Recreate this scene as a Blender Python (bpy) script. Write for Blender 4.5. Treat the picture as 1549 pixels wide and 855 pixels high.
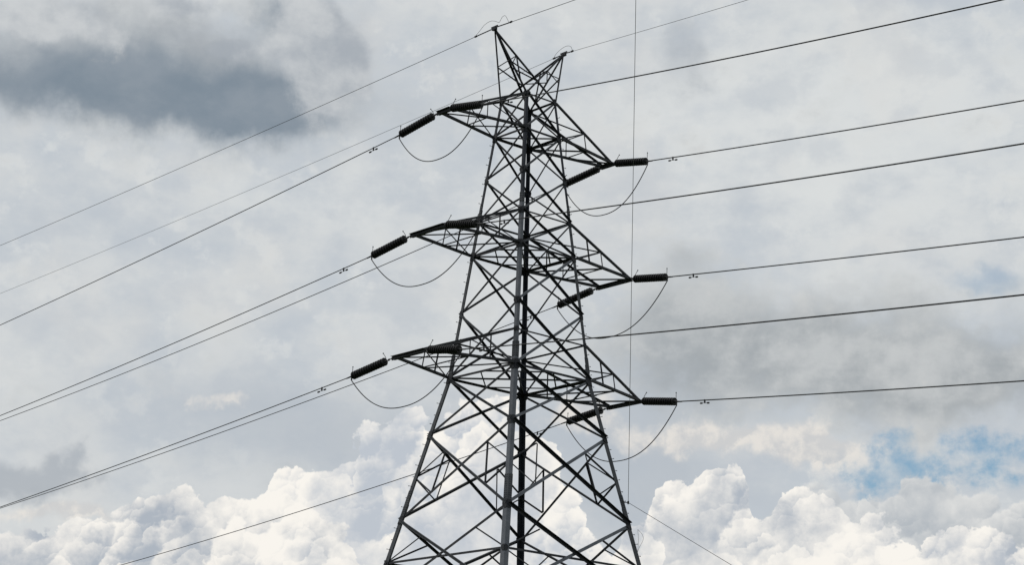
import bpy, bmesh, math, random
from mathutils import Vector, Matrix, noise
R = math.radians
random.seed(7)
scene = bpy.context.scene
col = scene.collection
for o in list(bpy.data.objects):
    bpy.data.objects.remove(o)

# ------------------------------------------------------------------ camera
CAM = Vector((-50.85, -57.98, 1.6))
YAW, PITCH, ROLL = 0.71475, 0.27886, 0.03413
fw = Vector((math.sin(YAW) * math.cos(PITCH), math.cos(YAW) * math.cos(PITCH), math.sin(PITCH)))
rt0 = Vector((math.cos(YAW), -math.sin(YAW), 0))
up0 = rt0.cross(fw)
rt = rt0 * math.cos(ROLL) + up0 * math.sin(ROLL)
up = up0 * math.cos(ROLL) - rt0 * math.sin(ROLL)
cd = bpy.data.cameras.new('camera')
cd.lens, cd.sensor_width = 71.35, 36.0
cd.clip_end = 60000
cam = bpy.data.objects.new('camera', cd)
col.objects.link(cam)
cam.matrix_world = Matrix(((rt.x, up.x, -fw.x, CAM.x), (rt.y, up.y, -fw.y, CAM.y),
                           (rt.z, up.z, -fw.z, CAM.z), (0, 0, 0, 1)))
scene.camera = cam

# ------------------------------------------------------------------ exposure, sun
vs = scene.view_settings
scene.cycles.use_adaptive_sampling = True
scene.cycles.adaptive_threshold = 0.006
scene.cycles.adaptive_min_samples = 16
vs.view_transform, vs.look, vs.exposure, vs.gamma, vs.use_curve_mapping = 'Standard', 'None', 0.0, 1.0, False
SUN_AZ, SUN_EL = R(-35), R(52)          # compass azimuth from +Y towards +X
sd = bpy.data.lights.new('sun', 'SUN')
sd.energy, sd.angle, sd.color = 1.2, R(12), (1.0, 0.96, 0.9)
sun = bpy.data.objects.new('sun', sd)
col.objects.link(sun)
sv = Vector((math.sin(SUN_AZ) * math.cos(SUN_EL), math.cos(SUN_AZ) * math.cos(SUN_EL), math.sin(SUN_EL)))
sun.rotation_euler = sv.to_track_quat('Z', 'Y').to_euler()
sun.location = (0, 0, 80)

# ------------------------------------------------------------------ sky: Nishita blue behind layers of cloud
world = bpy.data.worlds.new('World')
scene.world = world
world.use_nodes = True
world.cycles.sampling_method = 'MANUAL'
world.cycles.sample_map_resolution = 128
nt = world.node_tree
nt.nodes.clear()
NEW, LINK = nt.nodes.new, nt.links.new


class S:
    """a scalar socket with arithmetic"""
    def __init__(s, sock): s.s = sock
    def __add__(a, b): return op('ADD', a, b)
    __radd__ = __add__
    def __sub__(a, b): return op('SUBTRACT', a, b)
    def __rsub__(a, b): return op('SUBTRACT', b, a)
    def __mul__(a, b): return op('MULTIPLY', a, b)
    __rmul__ = __mul__
    def __truediv__(a, b): return op('DIVIDE', a, b)


def plug(inp, v):
    if isinstance(v, S): LINK(v.s, inp)
    elif hasattr(v, 'is_linked'): LINK(v, inp)
    else: inp.default_value = v


def op(kind, a, b=None, c=None, clamp=False):
    n = NEW('ShaderNodeMath'); n.operation = kind; n.use_clamp = clamp
    for i, v in enumerate((a, b, c)):
        if v is not None: plug(n.inputs[i], v)
    return S(n.outputs[0])


def step(x, lo, hi):
    n = NEW('ShaderNodeMapRange'); n.interpolation_type = 'SMOOTHSTEP'
    plug(n.inputs['Value'], x)
    plug(n.inputs['From Min'], lo); plug(n.inputs['From Max'], hi)
    return S(n.outputs['Result'])


def clamp01(x): return op('ADD', x, 0.0, clamp=True)


def vec(kind, a, b=None, scale=None):
    n = NEW('ShaderNodeVectorMath'); n.operation = kind
    plug(n.inputs[0], a)
    if b is not None: plug(n.inputs[1], b)
    if scale is not None: plug(n.inputs['Scale'], scale)
    return n.outputs[0]


def fbm(v, scale, detail=5, rough=0.55, dist=0.0, seed=0.0):
    n = NEW('ShaderNodeTexNoise'); n.noise_dimensions = '2D'
    plug(n.inputs['Vector'], vec('ADD', v, (seed * 1.7, seed * 2.9, 0)))
    n.inputs['Scale'].default_value = scale; n.inputs['Detail'].default_value = detail
    n.inputs['Roughness'].default_value = rough; n.inputs['Distortion'].default_value = dist
    return n


def billow(v, scale, detail=3.0, rough=0.5, lac=2.1):
    n = NEW('ShaderNodeTexVoronoi'); n.feature = 'F1'; n.voronoi_dimensions = '2D'
    plug(n.inputs['Vector'], v)
    n.inputs['Scale'].default_value = scale; n.inputs['Detail'].default_value = detail
    n.inputs['Roughness'].default_value = rough; n.inputs['Lacunarity'].default_value = lac
    n.normalize = True
    return 1.0 - S(n.outputs['Distance'])


def mix(f, a, b):
    n = NEW('ShaderNodeMix'); n.data_type = 'RGBA'; n.clamp_factor = True
    plug(n.inputs[0], f); plug(n.inputs[6], a); plug(n.inputs[7], b)
    return n.outputs[2]


def rgb(r, g, b):
    f = lambda c: (c / 255 / 12.92) if c < 10.3 else ((c / 255 + 0.055) / 1.055) ** 2.4
    return (f(r), f(g), f(b), 1.0)


tc = NEW('ShaderNodeTexCoord')
DIR = tc.outputs['Generated']
sep = NEW('ShaderNodeSeparateXYZ'); LINK(DIR, sep.inputs[0])
dx, dy, dz = (S(sep.outputs[i]) for i in range(3))
AZ = op('ARCTAN2', dx, dy) * (180 / math.pi)      # compass bearing, degrees
EL = op('ARCSINE', dz) * (180 / math.pi)          # elevation, degrees
cmb = NEW('ShaderNodeCombineXYZ')
LINK((AZ * (math.pi / 180)).s, cmb.inputs[0]); LINK((EL * (math.pi / 180)).s, cmb.inputs[1])
POS = cmb.outputs[0]

w1 = fbm(POS, 9.0, 5, 0.6)
wc = NEW('ShaderNodeSeparateColor'); LINK(w1.outputs['Color'], wc.inputs[0])
WX, WY = S(wc.outputs[0]) - 0.5, S(wc.outputs[1]) - 0.5
w2 = fbm(POS, 30.0, 5, 0.62, seed=3.0)
wc2 = NEW('ShaderNodeSeparateColor'); LINK(w2.outputs['Color'], wc2.inputs[0])
WX2, WY2, WN2 = S(wc2.outputs[0]) - 0.5, S(wc2.outputs[1]) - 0.5, S(wc2.outputs[2])
AZW = AZ + WX * 3.6 + WX2 * 1.5
ELW = EL + WY * 2.0 + WY2 * 1.1


def blob(cx, cy, rx, ry, warped=1.0):
    """soft patch of cloud at a bearing and elevation"""
    a = (AZW if warped else AZ) - cx
    e = (ELW if warped else EL) - cy
    a = a / rx; e = e / ry
    return op('EXPONENT', (a * a + e * e) * -1.0)


# cauliflower puffs: cells at three sizes, each shaded by its offset towards the light
LIT = (-0.50, 0.866)
puff_pos = vec('ADD', POS, vec('SCALE', vec('SUBTRACT', w2.outputs['Color'], (0.5, 0.5, 0.5)), scale=0.016))
w3 = fbm(POS, 110.0, 3, 0.6, seed=13.0)
puff_pos = vec('ADD', puff_pos, vec('SCALE', vec('SUBTRACT', w3.outputs['Color'], (0.5, 0.5, 0.5)), scale=0.008))


def puffs(scale, seed):
    n = NEW('ShaderNodeTexVoronoi'); n.feature = 'SMOOTH_F1'; n.voronoi_dimensions = '2D'
    n.inputs['Smoothness'].default_value = 0.22
    p = vec('ADD', puff_pos, (seed, seed * 1.7, 0))
    LINK(p, n.inputs['Vector'])
    n.inputs['Scale'].default_value = scale; n.inputs['Detail'].default_value = 0
    o = vec('SUBTRACT', p, n.outputs['Position'])
    q = NEW('ShaderNodeVectorMath'); q.operation = 'DOT_PRODUCT'
    LINK(o, q.inputs[0]); q.inputs[1].default_value = (LIT[0] * scale, LIT[1] * scale, 0)
    d = S(n.outputs['Distance'])
    return 0.5 - d * d * 1.2, S(q.outputs['Value'])


H1, T1 = puffs(21.0, 0.3)
H2, T2 = puffs(52.0, 1.1)
H3, T3 = puffs(120.0, 2.3)
PATCH = S(fbm(POS, 15.0, 5, 0.55, seed=31.0).outputs['Fac'])
FINE = S(fbm(POS, 60.0, 5, 0.62, seed=17.0).outputs['Fac'])
CALM = step(S(fbm(POS, 19.0, 3, 0.5, seed=41.0).outputs['Fac']), 0.36, 0.62) * 0.8 + 0.2
RELIEF = (T1 * 0.50 + T2 * 0.55 + T3 * 0.30) * CALM + (FINE - 0.5) * 1.1
EDGE = (H1 - 0.3) * 1.05 + (H2 - 0.3) * 0.62 + (H3 - 0.3) * 0.26 + (FINE - 0.5) * 0.75

# high overcast sheet ------------------------------------------------
n_low = S(fbm(POS, 7.0, 6, 0.58, seed=11.0).outputs['Fac'])
n_mid = S(fbm(vec('MULTIPLY', POS, (1, 1.7, 1)), 22.0, 6, 0.6, seed=5.0).outputs['Fac'])
fib = S(fbm(vec('MULTIPLY', POS, (1, 1.5, 1)), 24.0, 7, 0.6, 0.1, seed=8.0).outputs['Fac'])
sheet = mix(step(n_low * 0.6 + n_mid * 0.4, 0.36, 0.62), rgb(192, 199, 206), rgb(212, 215, 216))
bright = blob(51.70, 20.42, 8.17, 3.52) * 1.1 + blob(35.11, 18.08, 5.06, 1.11) * 0.6
sheet = mix(step(bright + (n_mid - 0.5) * 1.2, 0.2, 1.1) * 0.85, sheet, rgb(219, 222, 222))
sheet = mix(step(fib * 0.6 + FINE * 0.4, 0.52, 0.64) * 0.5, sheet, rgb(223, 225, 224))
sheet = mix(step(fib * 0.6 + PATCH * 0.4, 0.50, 0.36) * 0.4, sheet, rgb(186, 193, 201))
warm = fbm(POS, 16.0, 3, 0.5, seed=21.0)
sheet = mix(step(S(warm.outputs['Fac']), 0.52, 0.72) * 0.22, sheet, rgb(220, 218, 214))

# openings to blue ----------------------------------------------------
sky = NEW('ShaderNodeTexSky'); sky.sky_type = 'NISHITA'; sky.sun_disc = False
sky.sun_elevation, sky.sun_rotation = SUN_EL, SUN_AZ
blue = vec('MULTIPLY', sky.outputs[0], (0.068, 0.097, 0.104))
hole = blob(54.45, 11.24, 2.04, 0.78, 0) + blob(51.81, 10.85, 1.21, 0.85, 0) \
    + blob(50.71, 11.07, 0.97, 0.41, 0) * 0.6 + blob(52.19, 11.80, 0.43, 0.30, 0) * 0.7
hole_f = step(hole - (n_mid - 0.5) * 2.2 - (FINE - 0.5) * 1.1, 0.22, 1.05) * step(hole, 0.12, 0.4)

# grey mid-level cloud -------------------------------------------------
band = blob(50.09, 14.38, 7.00, 1.57) * 1.15 + blob(54.33, 13.23, 4.67, 1.20) * 0.7 + blob(46.28, 16.69, 1.75, 0.83) * 0.6 + blob(46.12, 13.62, 2.14, 1.48) * 0.6
band_f = step(band + (fib - 0.5) * 1.5 + (n_mid - 0.5) * 0.8 + (FINE - 0.5) * 0.5, 0.12, 1.1)
base = mix(band_f * 0.92, sheet, mix(step(fib * 0.7 + FINE * 0.3, 0.34, 0.68), rgb(159, 165, 169), rgb(194, 197, 198)))
smudge = blob(46.03, 22.33, 1.36, 1.67) * 0.75 + blob(27.67, 9.54, 1.36, 0.63) * 1.1 + blob(28.87, 10.17, 0.54, 0.56) * 0.9
base = mix(step(smudge + (fib - 0.5) * 1.2, 0.25, 1.0) * 0.75, base, rgb(166, 173, 181))
haze_b = blob(35.52, 11.60, 5.84, 1.48) + blob(44.55, 10.63, 2.53, 2.04) * 1.3
base = mix(clamp01(haze_b) * 0.7, base, rgb(178, 186, 195))
veil = step(n_mid * 0.5 + FINE * 0.5, 0.36, 0.62) * 0.45
base = mix(hole_f * (0.84 - veil), base, blue)
base = mix(step(blob(54.69, 16.04, 1.56, 0.44) + (fib - 0.5) * 1.2, 0.2, 1.2) * 0.42, base, blue)

# the dark shower cloud, and the paler rolls round it -------------------
shade_top = blob(29.96, 21.63, 6.42, 1.67) * 1.0 + blob(26.24, 20.59, 2.92, 0.93) * 0.6
base = mix(step(shade_top + (n_mid - 0.5) * 0.8, 0.15, 1.0) * 0.8, base, mix(step(fib, 0.36, 0.64), rgb(158, 164, 170), rgb(180, 185, 189)))
d_core = blob(28.92, 20.38, 6.61, 0.93) * 1.1 + blob(33.09, 20.44, 1.56, 1.02) * 1.0 + blob(30.19, 21.23, 5.06, 1.07) * 0.5 + blob(33.08, 23.14, 1.07, 0.74) * 0.8
d_f = step(d_core + (n_mid - 0.5) * 0.55 + (fib - 0.5) * 0.6, 0.0, 1.2)
base = mix(d_f * 0.95, base, mix(step(fib * 0.6 + PATCH * 0.4, 0.36, 0.64), rgb(124, 138, 151), rgb(138, 149, 160)))
roll = blob(35.58, 21.44, 1.46, 1.30, 0) * 1.15 + blob(34.24, 22.18, 1.46, 0.67, 0) * 0.8 + blob(34.56, 23.21, 0.97, 0.74, 0) * 0.8 + blob(32.18, 22.02, 0.97, 0.33, 0) * 0.5 \
    + blob(26.81, 22.28, 2.53, 0.74, 0) * 0.9 + blob(31.20, 23.12, 1.75, 0.48, 0) * 0.7
r_f = step(roll + (H1 - 0.3) * 0.6 + (H2 - 0.3) * 0.3 + (FINE - 0.5) * 0.6 + (n_mid - 0.5) * 0.5, 0.3, 0.78)
base = mix(r_f * 0.85, base, mix(step(0.5 + (FINE - 0.5) * 0.5 + T1 * 0.2 + (fib - 0.5) * 1.6 + (PATCH - 0.5) * 1.6, 0.0, 1.0), rgb(164, 171, 179), rgb(206, 209, 211)))
cream = blob(47.08, 11.82, 3.31, 0.48) * 1.1 + blob(50.44, 11.58, 1.56, 0.56) + blob(32.68, 11.95, 1.46, 0.30) * 0.7 + blob(28.56, 8.67, 1.56, 0.26) * 0.8 \
    + blob(42.52, 12.40, 1.56, 0.56)
base = mix(step(cream + (fib - 0.5) * 1.0 + (FINE - 0.5) * 0.9, 0.22, 0.95) * 0.85, base, mix(step(FINE + T2 * 0.2, 0.35, 0.65), rgb(206, 206, 206), rgb(232, 227, 220)))


# heaped cumulus -------------------------------------------------------
def outline(points):
    """elevation of a cloud bank's top as a curve over compass bearing"""
    n = NEW('ShaderNodeFloatCurve')
    LINK(((AZ + WX2 * 0.5 - 20.0) / 42.0).s, n.inputs['Value'])
    c = n.mapping.curves[0]
    pts = sorted(((a - 20.0) / 42.0, e / 20.0) for a, e in points)
    c.points[0].location = pts[0]; c.points[1].location = pts[-1]
    for q in pts[1:-1]: c.points.new(*q)
    n.mapping.update()
    return S(n.outputs[0]) * 20.0


def cumulus(base, points, amp, edge, dark, lit, depth=1.6, gain=1.0, grey=0.0, patch=1.9):
    d = outline(points) + EDGE * amp - EL
    m = step(d, 0.0, edge)
    rim = op('EXPONENT', d * -1.0 / depth)
    sh = 0.30 + RELIEF * gain * (rim * 0.5 + 0.7) + rim * 0.44 + (PATCH - 0.5) * patch - grey
    return mix(m, base, mix(step(sh, -0.05, 1.12), dark, lit))


GREY, CREAM = rgb(174, 182, 192), rgb(249, 245, 238)
base = cumulus(base, [(20, 8), (45.42, 8.26), (48.76, 9.78), (49.41, 10.43), (50.97, 10.43), (51.79, 9.89), (52.22, 10.67), (53.17, 10.74), (53.88, 10.25),
                      (55.47, 10.24), (62, 9)], 1.0, 0.22, rgb(176, 183, 190), rgb(226, 226, 224), gain=0.7, grey=0.04)
base = cumulus(base, [(20, 8.0), (27.08, 7.44), (33.84, 8.75), (34.38, 10.39), (35.94, 10.88), (36.67, 11.40), (37.58, 11.99), (38.35, 12.59), (39.64, 12.75), (40.79, 12.75), (41.58, 12.04),
                      (42.75, 10.96), (44.13, 8.05), (62, 5)], 1.1, 0.10, rgb(190, 197, 206), CREAM)
base = cumulus(base, [(20, 9.0), (26.99, 8.33), (28.03, 8.58), (29.89, 8.85), (30.75, 9.45), (31.65, 9.68), (32.69, 9.38), (33.96, 9.71), (34.90, 9.54), (36.42, 9.06), (37.23, 7.90),
                      (62, 4)], 0.9, 0.09, GREY, CREAM)
base = cumulus(base, [(20, 4), (43.57, 7.85), (44.30, 8.60), (45.12, 9.91), (45.39, 10.61), (46.52, 10.82), (47.27, 10.96), (47.74, 10.50), (48.20, 9.41), (48.76, 9.96), (49.13, 10.37),
                      (50.05, 10.12), (50.96, 9.71), (52.77, 9.26), (55.42, 8.98), (62, 6)], 0.9, 0.07, rgb(176, 184, 194), CREAM)
base = cumulus(base, [(20, 4), (33.42, 6.91), (34.33, 8.32), (34.96, 8.66), (36.08, 8.59), (37.23, 8.00), (39.87, 7.19), (43.94, 7.86), (44.67, 9.16), (45.42, 8.63), (45.80, 7.72), (48.38, 8.14), (49.67, 8.88),
                      (50.96, 9.25), (52.59, 9.08), (54.02, 8.99), (55.41, 8.54), (62, 7)], 0.9, 0.08, rgb(184, 191, 200), CREAM)

bg = NEW('ShaderNodeBackground')
BG_STRENGTH = 0.1
LINK(vec('SCALE', base, scale=1.0 / BG_STRENGTH), bg.inputs['Color'])
bg.inputs['Strength'].default_value = BG_STRENGTH
wo = NEW('ShaderNodeOutputWorld')
LINK(bg.outputs[0], wo.inputs['Surface'])

# ------------------------------------------------------------------ materials
def material(name, rough, c0, c1, scale=3.0, metallic=0.0, spec=0.4, bump=0.0, c2=None):
    m = bpy.data.materials.new(name); m.use_nodes = True
    t = m.node_tree; N = t.nodes; b = N['Principled BSDF']
    geo = N.new('ShaderNodeNewGeometry')
    nz = N.new('ShaderNodeTexNoise'); nz.inputs['Scale'].default_value = scale; nz.inputs['Detail'].default_value = 5
    nz.inputs['Roughness'].default_value = 0.65
    t.links.new(geo.outputs['Position'], nz.inputs['Vector'])
    ramp = N.new('ShaderNodeValToRGB')
    ramp.color_ramp.elements[0].position, ramp.color_ramp.elements[1].position = 0.35, 0.65
    ramp.color_ramp.elements[0].color, ramp.color_ramp.elements[1].color = (*c0, 1), (*c1, 1)
    if c2:
        e = ramp.color_ramp.elements.new(0.74); e.color = (*c2, 1)
    t.links.new(nz.outputs['Fac'], ramp.inputs[0])
    t.links.new(ramp.outputs[0], b.inputs['Base Color'])
    b.inputs['Roughness'].default_value = rough
    b.inputs['Metallic'].default_value = metallic
    b.inputs['Specular IOR Level'].default_value = spec
    if bump:
        bp = N.new('ShaderNodeBump'); bp.inputs['Strength'].default_value = bump
        t.links.new(nz.outputs['Fac'], bp.inputs['Height']); t.links.new(bp.outputs[0], b.inputs['Normal'])
    return m


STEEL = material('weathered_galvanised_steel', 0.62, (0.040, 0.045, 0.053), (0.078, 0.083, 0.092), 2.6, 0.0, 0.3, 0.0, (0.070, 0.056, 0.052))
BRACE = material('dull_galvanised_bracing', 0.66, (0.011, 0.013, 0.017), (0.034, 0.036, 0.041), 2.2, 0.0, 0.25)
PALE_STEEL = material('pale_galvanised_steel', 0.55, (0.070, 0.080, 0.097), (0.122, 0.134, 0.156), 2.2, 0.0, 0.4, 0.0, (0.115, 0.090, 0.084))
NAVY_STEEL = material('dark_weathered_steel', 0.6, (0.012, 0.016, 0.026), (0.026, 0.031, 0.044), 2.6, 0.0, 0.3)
PORCELAIN = material('dark_glazed_porcelain', 0.42, (0.0045, 0.0045, 0.005), (0.009, 0.009, 0.010), 9.0, 0.0, 0.35)
FITTING = material('blackened_line_fitting', 0.6, (0.022, 0.023, 0.026), (0.04, 0.042, 0.046), 8.0, 0.0, 0.3)
CABLE = material('weathered_aluminium_strand', 0.6, (0.010, 0.011, 0.013), (0.020, 0.021, 0.024), 20.0, 0.0, 0.3)
THIN = material('grey_thin_strand', 0.6, (0.06, 0.064, 0.072), (0.09, 0.095, 0.105), 20.0, 0.0, 0.3)
CONCRETE = material('pale_concrete', 0.9, (0.25, 0.24, 0.22), (0.36, 0.35, 0.33), 6.0, 0.0, 0.2, 0.2)
GRASS = material('rough_grass', 0.95, (0.035, 0.055, 0.018), (0.075, 0.095, 0.035), 0.35, 0.0, 0.1, 0.3, (0.11, 0.10, 0.06))


# ------------------------------------------------------------------ helpers
def link(name, bm, mat, parent=None, smooth=False):
    bmesh.ops.recalc_face_normals(bm, faces=bm.faces)
    me = bpy.data.meshes.new(name); bm.to_mesh(me); bm.free()
    me.materials.append(mat)
    if smooth:
        for p in me.polygons: p.use_smooth = True
    return place(name, me, parent)


def place(name, me, parent=None):
    o = bpy.data.objects.new(name, me); col.objects.link(o)
    if parent is not None: o.parent = parent
    return o


def empty(name, label, cat, loc=(0, 0, 0), group=None):
    o = bpy.data.objects.new(name, None); col.objects.link(o)
    o.location = loc; o.empty_display_size = 0.3
    return tag(o, label, cat, group)


def tag(o, label, cat, group=None):
    o['label'] = label; o['category'] = cat
    if group: o['group'] = group
    return o


def prism(bm, ringa, ringb):
    """closed solid between two equal rings of points"""
    va = [bm.verts.new(p) for p in ringa]; vb = [bm.verts.new(p) for p in ringb]
    k = len(va)
    for i in range(k): bm.faces.new((va[i], va[(i + 1) % k], vb[(i + 1) % k], vb[i]))
    bm.faces.new(va[::-1]); bm.faces.new(vb)


def angle_bar(bm, P, Q, size, n, off=0.0, t=0.009, trim=0.0, flip=1):
    """rolled steel angle from P to Q: one flange flat to the plane of normal n, the other standing away from n"""
    P, Q, n = Vector(P), Vector(Q), Vector(n)
    d = (Q - P).normalized()
    P = P + d * trim; Q = Q - d * trim
    n = (n - d * n.dot(d)).normalized()
    s = d.cross(n) * flip
    h = size / 2
    prof = [(-h, 0), (h, 0), (h, -t), (-h + t, -t), (-h + t, -size), (-h, -size)]
    if flip < 0: prof = prof[::-1]
    prism(bm, [P + s * a + n * (b + off) for a, b in prof], [Q + s * a + n * (b + off) for a, b in prof])


def box(bm, c, ax, ay, az, sx, sy, sz):
    c, ax, ay, az = Vector(c), Vector(ax), Vector(ay), Vector(az)
    r = lambda z: [c + ax * (sx / 2 * i) + ay * (sy / 2 * j) + az * z for i, j in ((-1, -1), (1, -1), (1, 1), (-1, 1))]
    prism(bm, r(-sz / 2), r(sz / 2))


def tube(bm, pts, r, sides=8, cap=True):
    pts = [Vector(p) for p in pts]
    rings = []
    ref = None
    for i, p in enumerate(pts):
        d = (pts[min(i + 1, len(pts) - 1)] - pts[max(i - 1, 0)]).normalized()
        if ref is None: ref = d.orthogonal().normalized()
        ref = (ref - d * ref.dot(d)).normalized()
        b = d.cross(ref)
        rr = r[i] if isinstance(r, (list, tuple)) else r
        rings.append([bm.verts.new(p + (ref * math.cos(q) + b * math.sin(q)) * rr)
                      for q in (2 * math.pi * k / sides for k in range(sides))])
    for a, b in zip(rings, rings[1:]):
        for k in range(sides): bm.faces.new((a[k], a[(k + 1) % sides], b[(k + 1) % sides], b[k]))
    if cap:
        bm.faces.new(rings[0][::-1]); bm.faces.new(rings[-1])


def bar(name, parent, P, Q, size, n, off=0.0, trim=0.0, t=0.009, mat=None, flip=1):
    bm = bmesh.new(); angle_bar(bm, P, Q, size, n, off, t, trim, flip)
    return link(name, bm, mat or BRACE, parent)


def lathe(bm, prof, seg=20):
    """profile of (x, radius) turned about the x axis"""
    rings = [[bm.verts.new((x, r * math.cos(2 * math.pi * k / seg), r * math.sin(2 * math.pi * k / seg))) for k in range(seg)] for x, r in prof]
    for a, b in zip(rings, rings[1:]):
        for k in range(seg): bm.faces.new((a[k], a[(k + 1) % seg], b[(k + 1) % seg], b[k]))
    bm.faces.new(rings[0][::-1]); bm.faces.new(rings[-1])


# ------------------------------------------------------------------ ground
bm = bmesh.new()
rings = [[bm.verts.new((rad * math.cos(q), rad * math.sin(q), 0)) for q in (2 * math.pi * k / 96 for k in range(96))]
         for rad in (20, 60, 150, 400, 1200, 4000, 12000, 30000)]
bm.faces.new(rings[0])
for a, b in zip(rings, rings[1:]):
    for k in range(96): bm.faces.new((a[k], a[(k + 1) % 96], b[(k + 1) % 96], b[k]))
g = link('ground', bm, GRASS); g['kind'] = 'structure'

# ------------------------------------------------------------------ the lattice tower
ZL = [31.301, 29.734, 27.896, 26.150, 24.718, 22.337, 21.155, 19.734, 17.457, 14.122, 12.45, 10.80, 5.2, 0.35]
Z0, ZW, W0, WW, SP = ZL[0], ZL[7], 0.7705, 1.9248, 0.2051


def half(z):
    w = W0 + (WW - W0) * (Z0 - z) / (Z0 - ZW) if z >= ZW else WW + SP * (ZW - z)
    return w + 0.03 + 0.0014 * (Z0 - z)          # the fitted lines run through the middle of the legs


CORNER = {'L': (-1, 1), 'N': (-1, -1), 'R': (1, -1), 'F': (1, 1)}


def C(k, z):
    a, b = CORNER[k]; w = half(z)
    return Vector((a * w, b * w, z))


def CL(k, i): return C(k, ZL[i])


FACES = [('L', 'N'), ('N', 'R'), ('R', 'F'), ('F', 'L')]


def face_n(p, q, z):
    m = C(p, z) + C(q, z)
    h = Vector((m.x, m.y, 0)).normalized()
    s = (half(z - .1) - half(z)) / .1
    return Vector((h.x, h.y, s)).normalized()


tower = empty('transmission_tower', 'tall grey steel lattice pylon with six crossarms and two horn peaks', 'pylon')
TL = 0.014
SECT = [(ZL[0] + 0.06, 26.7, 0.118), (26.7, 20.35, 0.145), (20.35, 14.75, 0.190), (14.75, 0.25, 0.215)]
legs = {}
for k, (a, b) in CORNER.items():
    bm = bmesh.new()
    for si, (z1, z2, s) in enumerate(SECT):
        f0 = len(bm.faces)
        cuts = [z1] + [z for z in (ZW,) if z2 < z < z1] + [z2]
        for za, zb in zip(cuts, cuts[1:]):
            def ring(z):
                c = C(k, z)
                return [c + Vector((x, y, 0)) for x, y in ((0, 0), (-a * s, 0), (-a * s, -b * TL), (-a * TL, -b * TL), (-a * TL, -b * s), (0, -b * s))]
            prism(bm, ring(za), ring(zb))
        bm.faces.ensure_lookup_table()
        for fc in bm.faces[f0:]:
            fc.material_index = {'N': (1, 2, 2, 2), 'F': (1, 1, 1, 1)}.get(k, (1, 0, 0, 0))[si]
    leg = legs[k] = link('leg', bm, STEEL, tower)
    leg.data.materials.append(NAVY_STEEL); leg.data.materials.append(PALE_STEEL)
    # splice sleeves with their bolt rows
    for zc, s, h in ((26.7, 0.145, 0.42), (20.35, 0.19, 0.62), (14.75, 0.215, 1.05)):
        bm = bmesh.new()
        o = 0.011
        def ring2(z, s=s):
            c = C(k, z) + Vector((a * o, b * o, 0))
            return [c + Vector((x, y, 0)) for x, y in ((0, 0), (-a * s, 0), (-a * s, -b * (o - .002)), (-a * (o - .002), -b * (o - .002)), (-a * (o - .002), -b * s), (0, -b * s))]
        prism(bm, ring2(zc + h / 2), ring2(zc - h / 2))
        nb = int(h / 0.085)
        for i in range(nb):
            z = zc - h / 2 + (i + .5) * h / nb
            c = C(k, z)
            for f in (0.3, 0.72):
                box(bm, c + Vector((-a * s * f, b * (o + .009), 0)), (1, 0, 0), (0, 1, 0), (0, 0, 1), .03, .018, .03)
                box(bm, c + Vector((a * (o + .009), -b * s * f, 0)), (1, 0, 0), (0, 1, 0), (0, 0, 1), .018, .03, .03)
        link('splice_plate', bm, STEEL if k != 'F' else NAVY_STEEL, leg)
    # gussets where the bracing lands
    for i in (0, 1, 2, 3, 4, 5, 6, 7, 8, 9, 10):
        z = ZL[i]; s = 0.21 if i in (1, 4, 7) else (0.12 if i in (6, 10) else 0.17)
        if i >= 7: s *= 1.2
        bm = bmesh.new(); c = C(k, z)
        for hx, hy in ((-a, 0), (0, -b)):
            hv = Vector((hx, hy, 0)); nv = Vector((0, b, 0)) if hx else Vector((a, 0, 0))
            q = [(0.0, -s * .8), (s * .75, -s * .8), (s * 1.15, -s * .2), (s * 1.15, s * .35), (s * .6, s * .8), (0.0, s * .8)]
            sl = lambda dz: C(k, z + dz)
            prism(bm, [sl(v) + hv * u + nv * 0.0165 for u, v in q], [sl(v) + hv * u + nv * 0.0275 for u, v in q])
        link('gusset_plate', bm, BRACE, leg)
    # concrete footing
    bm = bmesh.new(); c = C(k, 0.15)
    c = c + Vector((-a * .1, -b * .1, 0))
    r1 = lambda w, z: [Vector((c.x + i * w, c.y + j * w, z)) for i, j in ((-1, -1), (1, -1), (1, 1), (-1, 1))]
    prism(bm, r1(.62, -.3), r1(.45, .25))
    link('footing', bm, CONCRETE, tower)

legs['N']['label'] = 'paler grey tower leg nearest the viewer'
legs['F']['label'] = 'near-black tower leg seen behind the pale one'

# climbing bolts on the two outermost legs
bmb = bmesh.new()
tube(bmb, [(0, 0, 0), (.15, 0, 0)], 0.010, 6); tube(bmb, [(.15, 0, 0), (.165, 0, 0)], 0.019, 6)
bolt_me = bpy.data.meshes.new('step_bolt'); bmb.to_mesh(bolt_me); bmb.free(); bolt_me.materials.append(BRACE)
for k in ('L', 'R'):
    a, b = CORNER[k]
    for i in range(46):
        z = 30.6 - i * 0.41
        c = C(k, z)
        o = place('step_bolt', bolt_me, legs[k])
        if i % 2:
            o.location = c + Vector((a * .002, -b * .07, 0)); o.rotation_euler = (0, 0, 0 if a > 0 else math.pi)
        else:
            o.location = c + Vector((-a * .07, b * .002, 0)); o.rotation_euler = (0, 0, math.pi / 2 * b)

# crossed bracing on every face, panel by panel
PANELS = [(0, 1, .075), (1, 2, .078), (2, 3, .078), (3, 4, .080), (4, 5, .088), (5, 7, .094), (7, 8, .105), (8, 9, .112), (9, 11, .118), (11, 12, .12), (12, 13, .12)]


def cross(p, q, zt, zb):
    """where the two diagonals of a panel meet, as fractions along each"""
    wt, wb = half(zt), half(zb)
    return wt / (wt + wb)


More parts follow.
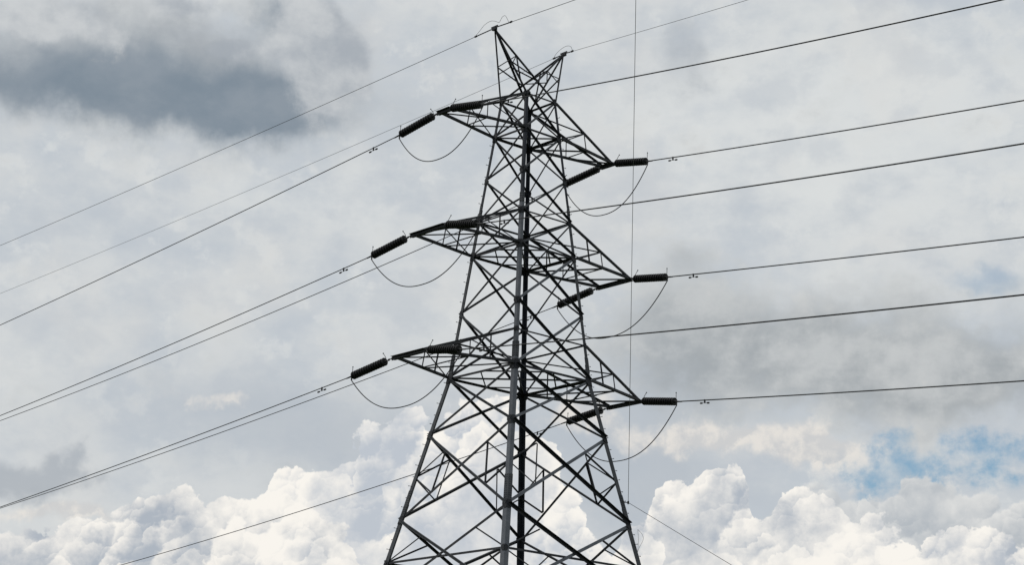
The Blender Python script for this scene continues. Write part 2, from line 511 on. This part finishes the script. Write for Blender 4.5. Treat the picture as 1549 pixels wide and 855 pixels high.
for i, j, s in PANELS:
    for p, q in FACES:
        n = face_n(p, q, (ZL[i] + ZL[j]) / 2)
        back = 0.86 if (p, q) in (('R', 'F'), ('F', 'L')) else 1.0
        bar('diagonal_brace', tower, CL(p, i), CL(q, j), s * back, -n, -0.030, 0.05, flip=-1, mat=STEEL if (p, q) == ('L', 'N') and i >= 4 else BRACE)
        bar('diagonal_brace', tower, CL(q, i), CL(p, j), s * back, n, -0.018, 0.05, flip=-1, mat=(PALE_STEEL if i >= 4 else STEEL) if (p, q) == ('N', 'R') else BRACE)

for i in (0, 1, 3, 4, 6, 7, 10, 11, 12):
    for p, q in FACES:
        s = {0: .07, 1: .095, 3: .066, 4: .092, 6: .062, 7: .10, 10: .09}.get(i, .09)
        bar('horizontal_strut', tower, CL(p, i), CL(q, i), s, face_n(p, q, ZL[i]), -0.034, 0.03)

# level bracing inside the body
DOWN = Vector((0, 0, -1))
for i, s in ((1, .05), (4, .055), (7, .06)):
    bar('plan_brace', tower, CL('L', i), CL('R', i), s, DOWN, 0.01, .1)
    bar('plan_brace', tower, CL('N', i), CL('F', i), s * .85, DOWN, -0.06, .1)
for i in (4, 7):
    mid = {f: (CL(f[0], i) + CL(f[1], i)) / 2 for f in FACES}
    for f, h in zip(FACES, FACES[1:] + FACES[:1]):
        bar('plan_brace', tower, mid[f], mid[h], .05, DOWN, 0.02, .05)

# secondary bracing in the tall lower panels
for p, q in FACES:
    n = face_n(p, q, 15.5)
    for u, v in ((p, q), (q, p)):
        zt, zb = ZL[8], ZL[9]
        f = cross(p, q, zt, zb)
        X = CL(u, 8).lerp(CL(v, 9), f)
        zm = (zt + zb) / 2
        M = C(u, zm); q1 = CL(u, 8).lerp(X, .5); q2 = X.lerp(CL(u, 9), .5)
        for A, B in ((M, q1), (M, q2), (q1, q2)):
            bar('secondary_brace', tower, A, B, .055, n, -0.045, .03)
        zt, zb = ZL[9], ZL[11]
        f = cross(p, q, zt, zb)
        X = CL(u, 9).lerp(CL(v, 11), f)
        q1 = CL(u, 9).lerp(X, .5); q2 = X.lerp(CL(u, 11), .5)
        for A, B in ((CL(u, 10), q1), (CL(u, 10), q2)):
            bar('secondary_brace', tower, A, B, .055, n, -0.045, .03)

# ------------------------------------------------------------------ crossarms
ARMS = [(-1, 0, 1, 4.341, .298), (-1, 3, 4, 4.879, .926), (-1, 6, 7, 5.499, .879),
        (1, 0, 1, 4.484, .298), (1, 3, 4, 5.038, .926), (1, 6, 7, 5.749, .879)]
TIP = {}
for sx, it, ib, ax, by in ARMS:
    zb = ZL[ib]
    near, far = ('N', 'L') if sx < 0 else ('R', 'F')
    e = {near: Vector((sx * ax, -by, zb)), far: Vector((sx * ax, by, zb))}
    TIP[sx, it] = (e[far], e[near])
    bm = bmesh.new()
    lo, hi = Vector((sx * ax, -by - .10, zb)), Vector((sx * ax, by + .10, zb))
    angle_bar(bm, lo, hi, .125, (-sx, 0, 0), 0.012, .012)
    angle_bar(bm, lo, hi, .125, (sx, 0, 0), 0.012, .012)
    for y in (-by - .06, by + .06):
        box(bm, (sx * ax, y, zb - .01), (1, 0, 0), (0, 1, 0), (0, 0, 1), .018, .17, .15)
    arm = link('crossarm', bm, BRACE, tower)
    big = 1.0 if it else .95
    for k in (near, far):
        sy = -1 if k == near else 1
        nf = Vector((0, sy, 0))
        rb, rtp, tip = CL(k, ib), CL(k, it), e[k]
        bar('bottom_chord', arm, rb, tip, .098 * big, DOWN, 0.0, .02, .012, flip=sx)
        bar('top_chord', arm, rtp, tip + Vector((0, 0, .06)), .082 * big, nf, 0.012, .02, .010, flip=-sx)
        T = rtp.lerp(tip, .5); B = rb.lerp(tip, .5)
        s = .052 if k in ('L', 'R') else .045
        bar('lacing', arm, T, rb, s, nf, -.004, .05)
        bar('lacing', arm, T, B, s, nf, -.008, .03)
        if it: bar('lacing', arm, rb.lerp(tip, .27), rtp.lerp(tip, .27), s * .9, nf, -.012, .02)
    Bn, Bf = CL(near, ib).lerp(e[near], .5), CL(far, ib).lerp(e[far], .5)
    bar('lacing', arm, Bn, Bf, .05, DOWN, -.012, .03)
    out, inn = ('L', 'N') if sx < 0 else ('R', 'F')
    bar('lacing', arm, CL(inn, ib), CL(out, ib).lerp(e[out], .5), .055, DOWN, .014, .05)
    bar('lacing', arm, CL(inn, ib).lerp(e[inn], .5), e[out], .055, DOWN, .014, .05)
    Tn, Tf = CL(near, it).lerp(e[near], .5), CL(far, it).lerp(e[far], .5)
    bar('lacing', arm, Tn, Tf, .045, (0, 0, 1), 0, .03)
    bar('lacing', arm, CL(inn, it), CL(out, it).lerp(e[out], .5), .045, (0, 0, 1), 0.01, .05)

# ------------------------------------------------------------------ horn peaks for the earth wires
PEAK = {-1: Vector((-1.932, 0, 33.966)), 1: Vector((1.878, 0, 33.966))}
for sx in (-1, 1):
    t = PEAK[sx]
    bm = bmesh.new()
    box(bm, t + Vector((0, 0, -.02)), (1, 0, 0), (0, 1, 0), (0, 0, 1), .10, .24, .12)
    box(bm, t + Vector((0, 0, .07)), (1, 0, 0), (0, 1, 0), (0, 0, 1), .03, .40, .05)
    pk = link('horn_peak', bm, BRACE, tower)
    base4 = {'o1': 'L', 'o2': 'N', 'i1': 'R', 'i2': 'F'} if sx < 0 else {'o1': 'R', 'o2': 'F', 'i1': 'L', 'i2': 'N'}
    P = {h: CL(k, 0) for h, k in base4.items()}
    for h, s in (('o1', .072), ('o2', .092), ('i1', .062), ('i2', .07)):
        d = P[h] - t
        nn = Vector((sx, 0, .3)) if h[0] == 'o' else Vector((0, P[h].y, .2))
        bar('chord', pk, P[h], t + d.normalized() * .02, s, nn, 0, 0.02)
    at = lambda h, f: t.lerp(P[h], f)
    for u, v in ((at('o1', .52), at('i1', .36)), (at('i1', .36), at('o2', .83)), (at('o2', .5), at('i1', .64)), (at('o1', .52), at('o2', .9)),
                 (at('o1', .62), at('i2', .45)), (at('i2', .45), at('i1', .36)), (at('o2', .5), at('i2', .45)), (at('i2', .45), at('i1', .70))):
        bar('brace', pk, u, v, .042, (v - u).cross(Vector((0, 1, 0.3))), 0, .01, .007)

# ------------------------------------------------------------------ insulator strings
bm = bmesh.new()
lathe(bm, [(0, .022), (.008, .048), (.050, .055), (.036, .060), (.046, .112), (.058, .148), (.072, .160), (.088, .160), (.100, .148), (.106, .118), (.100, .10), (.104, .07), (.110, .045), (.118, .022), (.146, .020)], 22)
disc_me = bpy.data.meshes.new('disc'); bmesh.ops.recalc_face_normals(bm, faces=bm.faces); bm.to_mesh(disc_me); bm.free()
disc_me.materials.append(PORCELAIN)
for p in disc_me.polygons: p.use_smooth = True
bm = bmesh.new()
tube(bm, [(0, 0, 0), (.03, 0, .12), (.10, 0, .24), (.17, 0, .33)], .011, 6); lathe_c = Vector((.18, 0, .345))
bmesh.ops.create_icosphere(bm, subdivisions=1, radius=.028, matrix=Matrix.Translation(lathe_c))
horn_tower_me = bpy.data.meshes.new('arcing_horn'); bm.to_mesh(horn_tower_me); bm.free(); horn_tower_me.materials.append(FITTING)
bm = bmesh.new()
tube(bm, [(0, 0, 0), (-.01, 0, .15), (-.04, 0, .33)], .011, 6)
bmesh.ops.create_icosphere(bm, subdivisions=1, radius=.028, matrix=Matrix.Translation((-.043, 0, .345)))
horn_line_me = bpy.data.meshes.new('arcing_horn_line'); bm.to_mesh(horn_line_me); bm.free(); horn_line_me.materials.append(FITTING)

NDISC, PITCH_D = 14, .146


def insulator(A, Cp, label):
    A, Cp = Vector(A), Vector(Cp)
    d = Cp - A; Ln = d.length
    t = empty('insulator_string', label, 'insulator', A, 'insulator strings on the crossarms')
    t.rotation_mode = 'QUATERNION'
    x = d.normalized(); y = Vector((0, 0, 1)).cross(x).normalized(); z = x.cross(y)
    t.rotation_quaternion = Matrix((x, y, z)).transposed().to_quaternion()
    body = NDISC * PITCH_D
    x0 = Ln - .10 - body
    bm = bmesh.new()
    tube(bm, [(-.02, 0, 0), (.07, 0, 0)], .035, 8)
    tube(bm, [(.06, 0, 0), (x0 + .01, 0, 0)], .020, 8)
    box(bm, (x0 * .55, 0, 0), (1, 0, 0), (0, 1, 0), (0, 0, 1), .10, .03, .075)
    link('shackle_link', bm, FITTING, t)
    for i in range(NDISC):
        o = place('disc', disc_me, t); o.location = (x0 + i * PITCH_D, 0, 0)
    h = place('arcing_horn', horn_tower_me, t); h.location = (x0 - .04, 0, 0.01)
    h = place('arcing_horn', horn_line_me, t); h.location = (x0 + body + .03, 0, 0.01)
    bm = bmesh.new()
    tube(bm, [(x0 + body - .004, 0, 0), (Ln - .02, 0, 0)], .026, 8)
    tube(bm, [(Ln - .05, 0, 0), (Ln + .30, 0, 0.005)], [.036, .026], 8)
    tube(bm, [(Ln - .02, 0, 0), (Ln + .0, 0, -.16)], .028, 8)
    link('tension_clamp', bm, FITTING, t)
    return t


# ------------------------------------------------------------------ conductors
TH_F, TH_N = 0.0, math.pi + R(6)
HEAD = {'f': Vector((math.sin(TH_F), math.cos(TH_F), 0)), 'n': Vector((math.sin(TH_N), math.cos(TH_N), 0))}
LINES = {
    (-1, 0, 'f'): ((-4.341, 2.788, 29.433), -0.0739, 0.000324, 1.67), (-1, 0, 'n'): ((-4.584, -2.612, 29.254), -0.1915, 0.000729, 1.71),
    (-1, 3, 'f'): ((-4.879, 3.478, 24.404), -0.0873, 0.000466, 1.80), (-1, 3, 'n'): ((-5.129, -3.307, 24.210), -0.1657, 0.000484, 1.66),
    (-1, 6, 'f'): ((-5.499, 3.521, 19.421), -0.0879, 0.000387, 1.89), (-1, 6, 'n'): ((-5.759, -3.356, 19.308), -0.1397, 0.000377, 1.45),
    (1, 0, 'f'): ((4.484, 2.626, 29.507), -0.0947, 0.000513, 2.01), (1, 0, 'n'): ((4.236, -2.664, 29.227), -0.1686, 0.000443, 1.59),
    (1, 3, 'f'): ((5.038, 3.441, 24.405), -0.0931, 0.000411, 1.67), (1, 3, 'n'): ((4.786, -3.331, 24.302), -0.1471, 0.000292, 1.58),
    (1, 6, 'f'): ((5.749, 3.444, 19.486), -0.1069, 0.000585, 1.81), (1, 6, 'n'): ((5.502, -3.222, 19.350), -0.1302, 0.000355, 1.68)}
ROW = {0: 'top', 3: 'middle', 6: 'lowest'}
SIDE = {-1: 'left', 1: 'right'}


def span(P, head, a, b, length, step0=.8):
    P = Vector(P); pts = []; s = 0.0
    while s < length:
        pts.append(P + head * s + Vector((0, 0, a * s + b * s * s))); s += step0; step0 = min(step0 * 1.08, 5)
    return pts


def damper(parent, P, head, slope):
    d = (head + Vector((0, 0, slope))).normalized(); dn = Vector((0, 0, -1)); sd = d.cross(dn)
    bm = bmesh.new()
    box(bm, P + dn * .045, d, sd, dn, .055, .04, .15)
    q = P + dn * .115
    tube(bm, [q - d * .24, q - d * .1 + dn * -.008, q + d * .1 + dn * -.008, q + d * .24], .008, 6)
    for e in (-1, 1):
        tube(bm, [q + d * e * .13, q + d * e * .17, q + d * e * .25, q + d * e * .27], [.022, .034, .034, .024], 8)
    link('vibration_damper', bm, FITTING, parent)


for (sx, it, w), (Cp, a, b, ds) in LINES.items():
    A = TIP[sx, it][0 if w == 'f' else 1]
    arm_txt = f'{ROW[it]} {SIDE[sx]} crossarm'
    toward = 'left' if w == 'f' else 'right'
    A = A + HEAD[w] * .10
    insulator(A, Cp, f'dark ribbed insulator string on the {arm_txt}, pulled towards the {toward} edge')
    bm = bmesh.new()
    tube(bm, span(Cp, HEAD[w], a, b, 125), .019 if w == 'f' else .0235, 8)
    wire = link('conductor', bm, CABLE, None, True)
    tag(wire, f'black power conductor running {toward} from the {arm_txt}', 'power line', f'conductors leaving to the {toward}')
    P = Vector(Cp) + HEAD[w] * ds + Vector((0, 0, a * ds + b * ds * ds))
    damper(wire, P, HEAD[w], a)

SAG = {(-1, 0): 1.62, (-1, 3): 1.76, (-1, 6): 1.66, (1, 0): 1.82, (1, 3): 1.92, (1, 6): 2.02}
for (sx, it), sag in SAG.items():
    P, Q = Vector(LINES[sx, it, 'f'][0]), Vector(LINES[sx, it, 'n'][0])
    pts = []
    for i in range(49):
        u = i / 48; u2 = 2 * u - 1
        pts.append(P.lerp(Q, u) + Vector((0, 0, -.13 - (sag - .13) * (1 - abs(u2) ** 2.25))))
    bm = bmesh.new(); tube(bm, pts, .0195, 8)
    j = link('jumper_cable', bm, CABLE, None, True)
    tag(j, f'slack black jumper loop hanging under the {ROW[it]} {SIDE[sx]} crossarm', 'cable', 'jumper loops under the crossarms')

# ------------------------------------------------------------------ earth wires over the horn peaks
EW = {(-1, 'f'): (-0.0221, 0.000208, .0115), (-1, 'n'): (-0.118, 0.0004, .0115), (1, 'f'): (-0.0346, 0.000214, .0085), (1, 'n'): (-0.133, 0.0004, .0085)}
for (sx, w), (a, b, r) in EW.items():
    P = PEAK[sx] + HEAD[w] * .2
    toward = 'left' if w == 'f' else 'right'
    bm = bmesh.new(); tube(bm, span(P, HEAD[w], a, b, 125), r, 6)
    wire = link('earth_wire', bm, THIN if sx > 0 else CABLE, None, True)
    tag(wire, f'thin earth wire running {toward} from the {"taller left" if sx < 0 else "right"} horn peak', 'earth wire', 'earth wires from the horn peaks')
    bm = bmesh.new()
    pts = span(P, HEAD[w], a, b, 1.0 if sx < 0 else .42, .1)
    tube(bm, pts, .024, 6)
    tube(bm, [pts[-1], pts[-1] + HEAD[w] * .12], .04, 8)
    link('dead_end_grip', bm, FITTING, wire)
for sx, k in ((-1, 1.0), (1, .42)):
    t = PEAK[sx]; f, n = HEAD['f'], HEAD['n']; U = Vector((0, 0, 1))
    if sx < 0:
        ctl = [t + f * 1.2, t + f * .95 + U * .18, t + f * .65 + U * .42, t + f * .3 + U * .50, t + U * .40, t + n * .3 + U * .20, t + n * .40 + U * .26, t + n * .52 + U * .40, t + n * .72 + U * .40, t + n * .88 + U * .16, t + n * 1.0 + U * -.1]
    else:
        ctl = [t + f * .6, t + f * .5 + U * .22, t + f * .25 + U * .42, t + n * .05 + U * .52, t + n * .3 + U * .46, t + n * .5 + U * .28, t + n * .6 + U * -.05]
    ctl = [Vector((q.x, q.y, t.z + (q.z - t.z) * (.78 if sx < 0 else .62))) for q in ctl]
    pts = []
    for i in range(len(ctl) - 1):
        p0, p1, p2, p3 = ctl[max(i - 1, 0)], ctl[i], ctl[i + 1], ctl[min(i + 2, len(ctl) - 1)]
        for q in range(5):
            u = q / 5
            pts.append(.5 * (2 * p1 + (p2 - p0) * u + (2 * p0 - 5 * p1 + 4 * p2 - p3) * u * u + (3 * p1 - p0 - 3 * p2 + p3) * u ** 3))
    pts.append(ctl[-1])
    bm = bmesh.new(); tube(bm, pts, .0075, 6)
    o = link('bonding_lead', bm, CABLE, None, True)
    tag(o, f'thin wavy bonding lead arched over the {SIDE[sx]} horn peak', 'cable', 'bonding leads on the horn peaks')

# ------------------------------------------------------------------ thin service cables tied to the right-hand leg
tie = C('R', 15.0) + Vector((.13, -.10, 0))
bm = bmesh.new()
tube(bm, [C('R', 15.0) + Vector((-.02, -.01, 0)), tie], .018, 6)
box(bm, tie, (1, 0, 0), (0, 1, 0), (0, 0, 1), .05, .05, .12)
link('cable_bracket', bm, FITTING, legs['R'])
AZ_T, EL_T, D_T = R(44.44), R(23.94), 34.0
ov = CAM + Vector((math.sin(AZ_T) * math.cos(EL_T), math.cos(AZ_T) * math.cos(EL_T), math.sin(EL_T))) * D_T
bm = bmesh.new()
pts = [tie.lerp(ov, i / 30 * 2.0) for i in range(31)]
tube(bm, pts, [.0105 - .0055 * min(i / 15, 1) for i in range(31)], 6)
o = link('overhead_cable', bm, THIN, None, True)
tag(o, 'thin grey cable rising straight up the picture from the right tower leg', 'cable')
d = Vector((rt0.x, rt0.y, 0))
bm = bmesh.new()
end = tie + d * 28.0 + Vector((0, 0, -14.95))
tube(bm, [tie.lerp(end, i / 20) + Vector((0, 0, -.3 * 4 * (i / 20) * (1 - i / 20))) for i in range(21)], .0095, 6)
o = link('stay_wire', bm, THIN, None, True)
tag(o, 'thin grey stay wire slanting down right from the right tower leg', 'cable')
# a slack coil of thin wire caught on the same leg
c = C('R', 13.55)
bm = bmesh.new()
pts = [c + rt0 * (.12 + .19 * math.sin(math.pi * u) + .06 * math.sin(2 * math.pi * u)) + Vector((0, 0, .42 - .9 * u)) for u in (i / 16 for i in range(17))]
pts += [c + rt0 * (.12 + .03 * math.sin(math.pi * u)) + Vector((0, 0, -.48 + .9 * u)) for u in (i / 12 for i in range(1, 13))]
tube(bm, pts, .006, 5)
o = link('wire_loop', bm, THIN, None, True)
tag(o, 'small slack loop of thin pale wire hanging beside the right tower leg', 'cable')
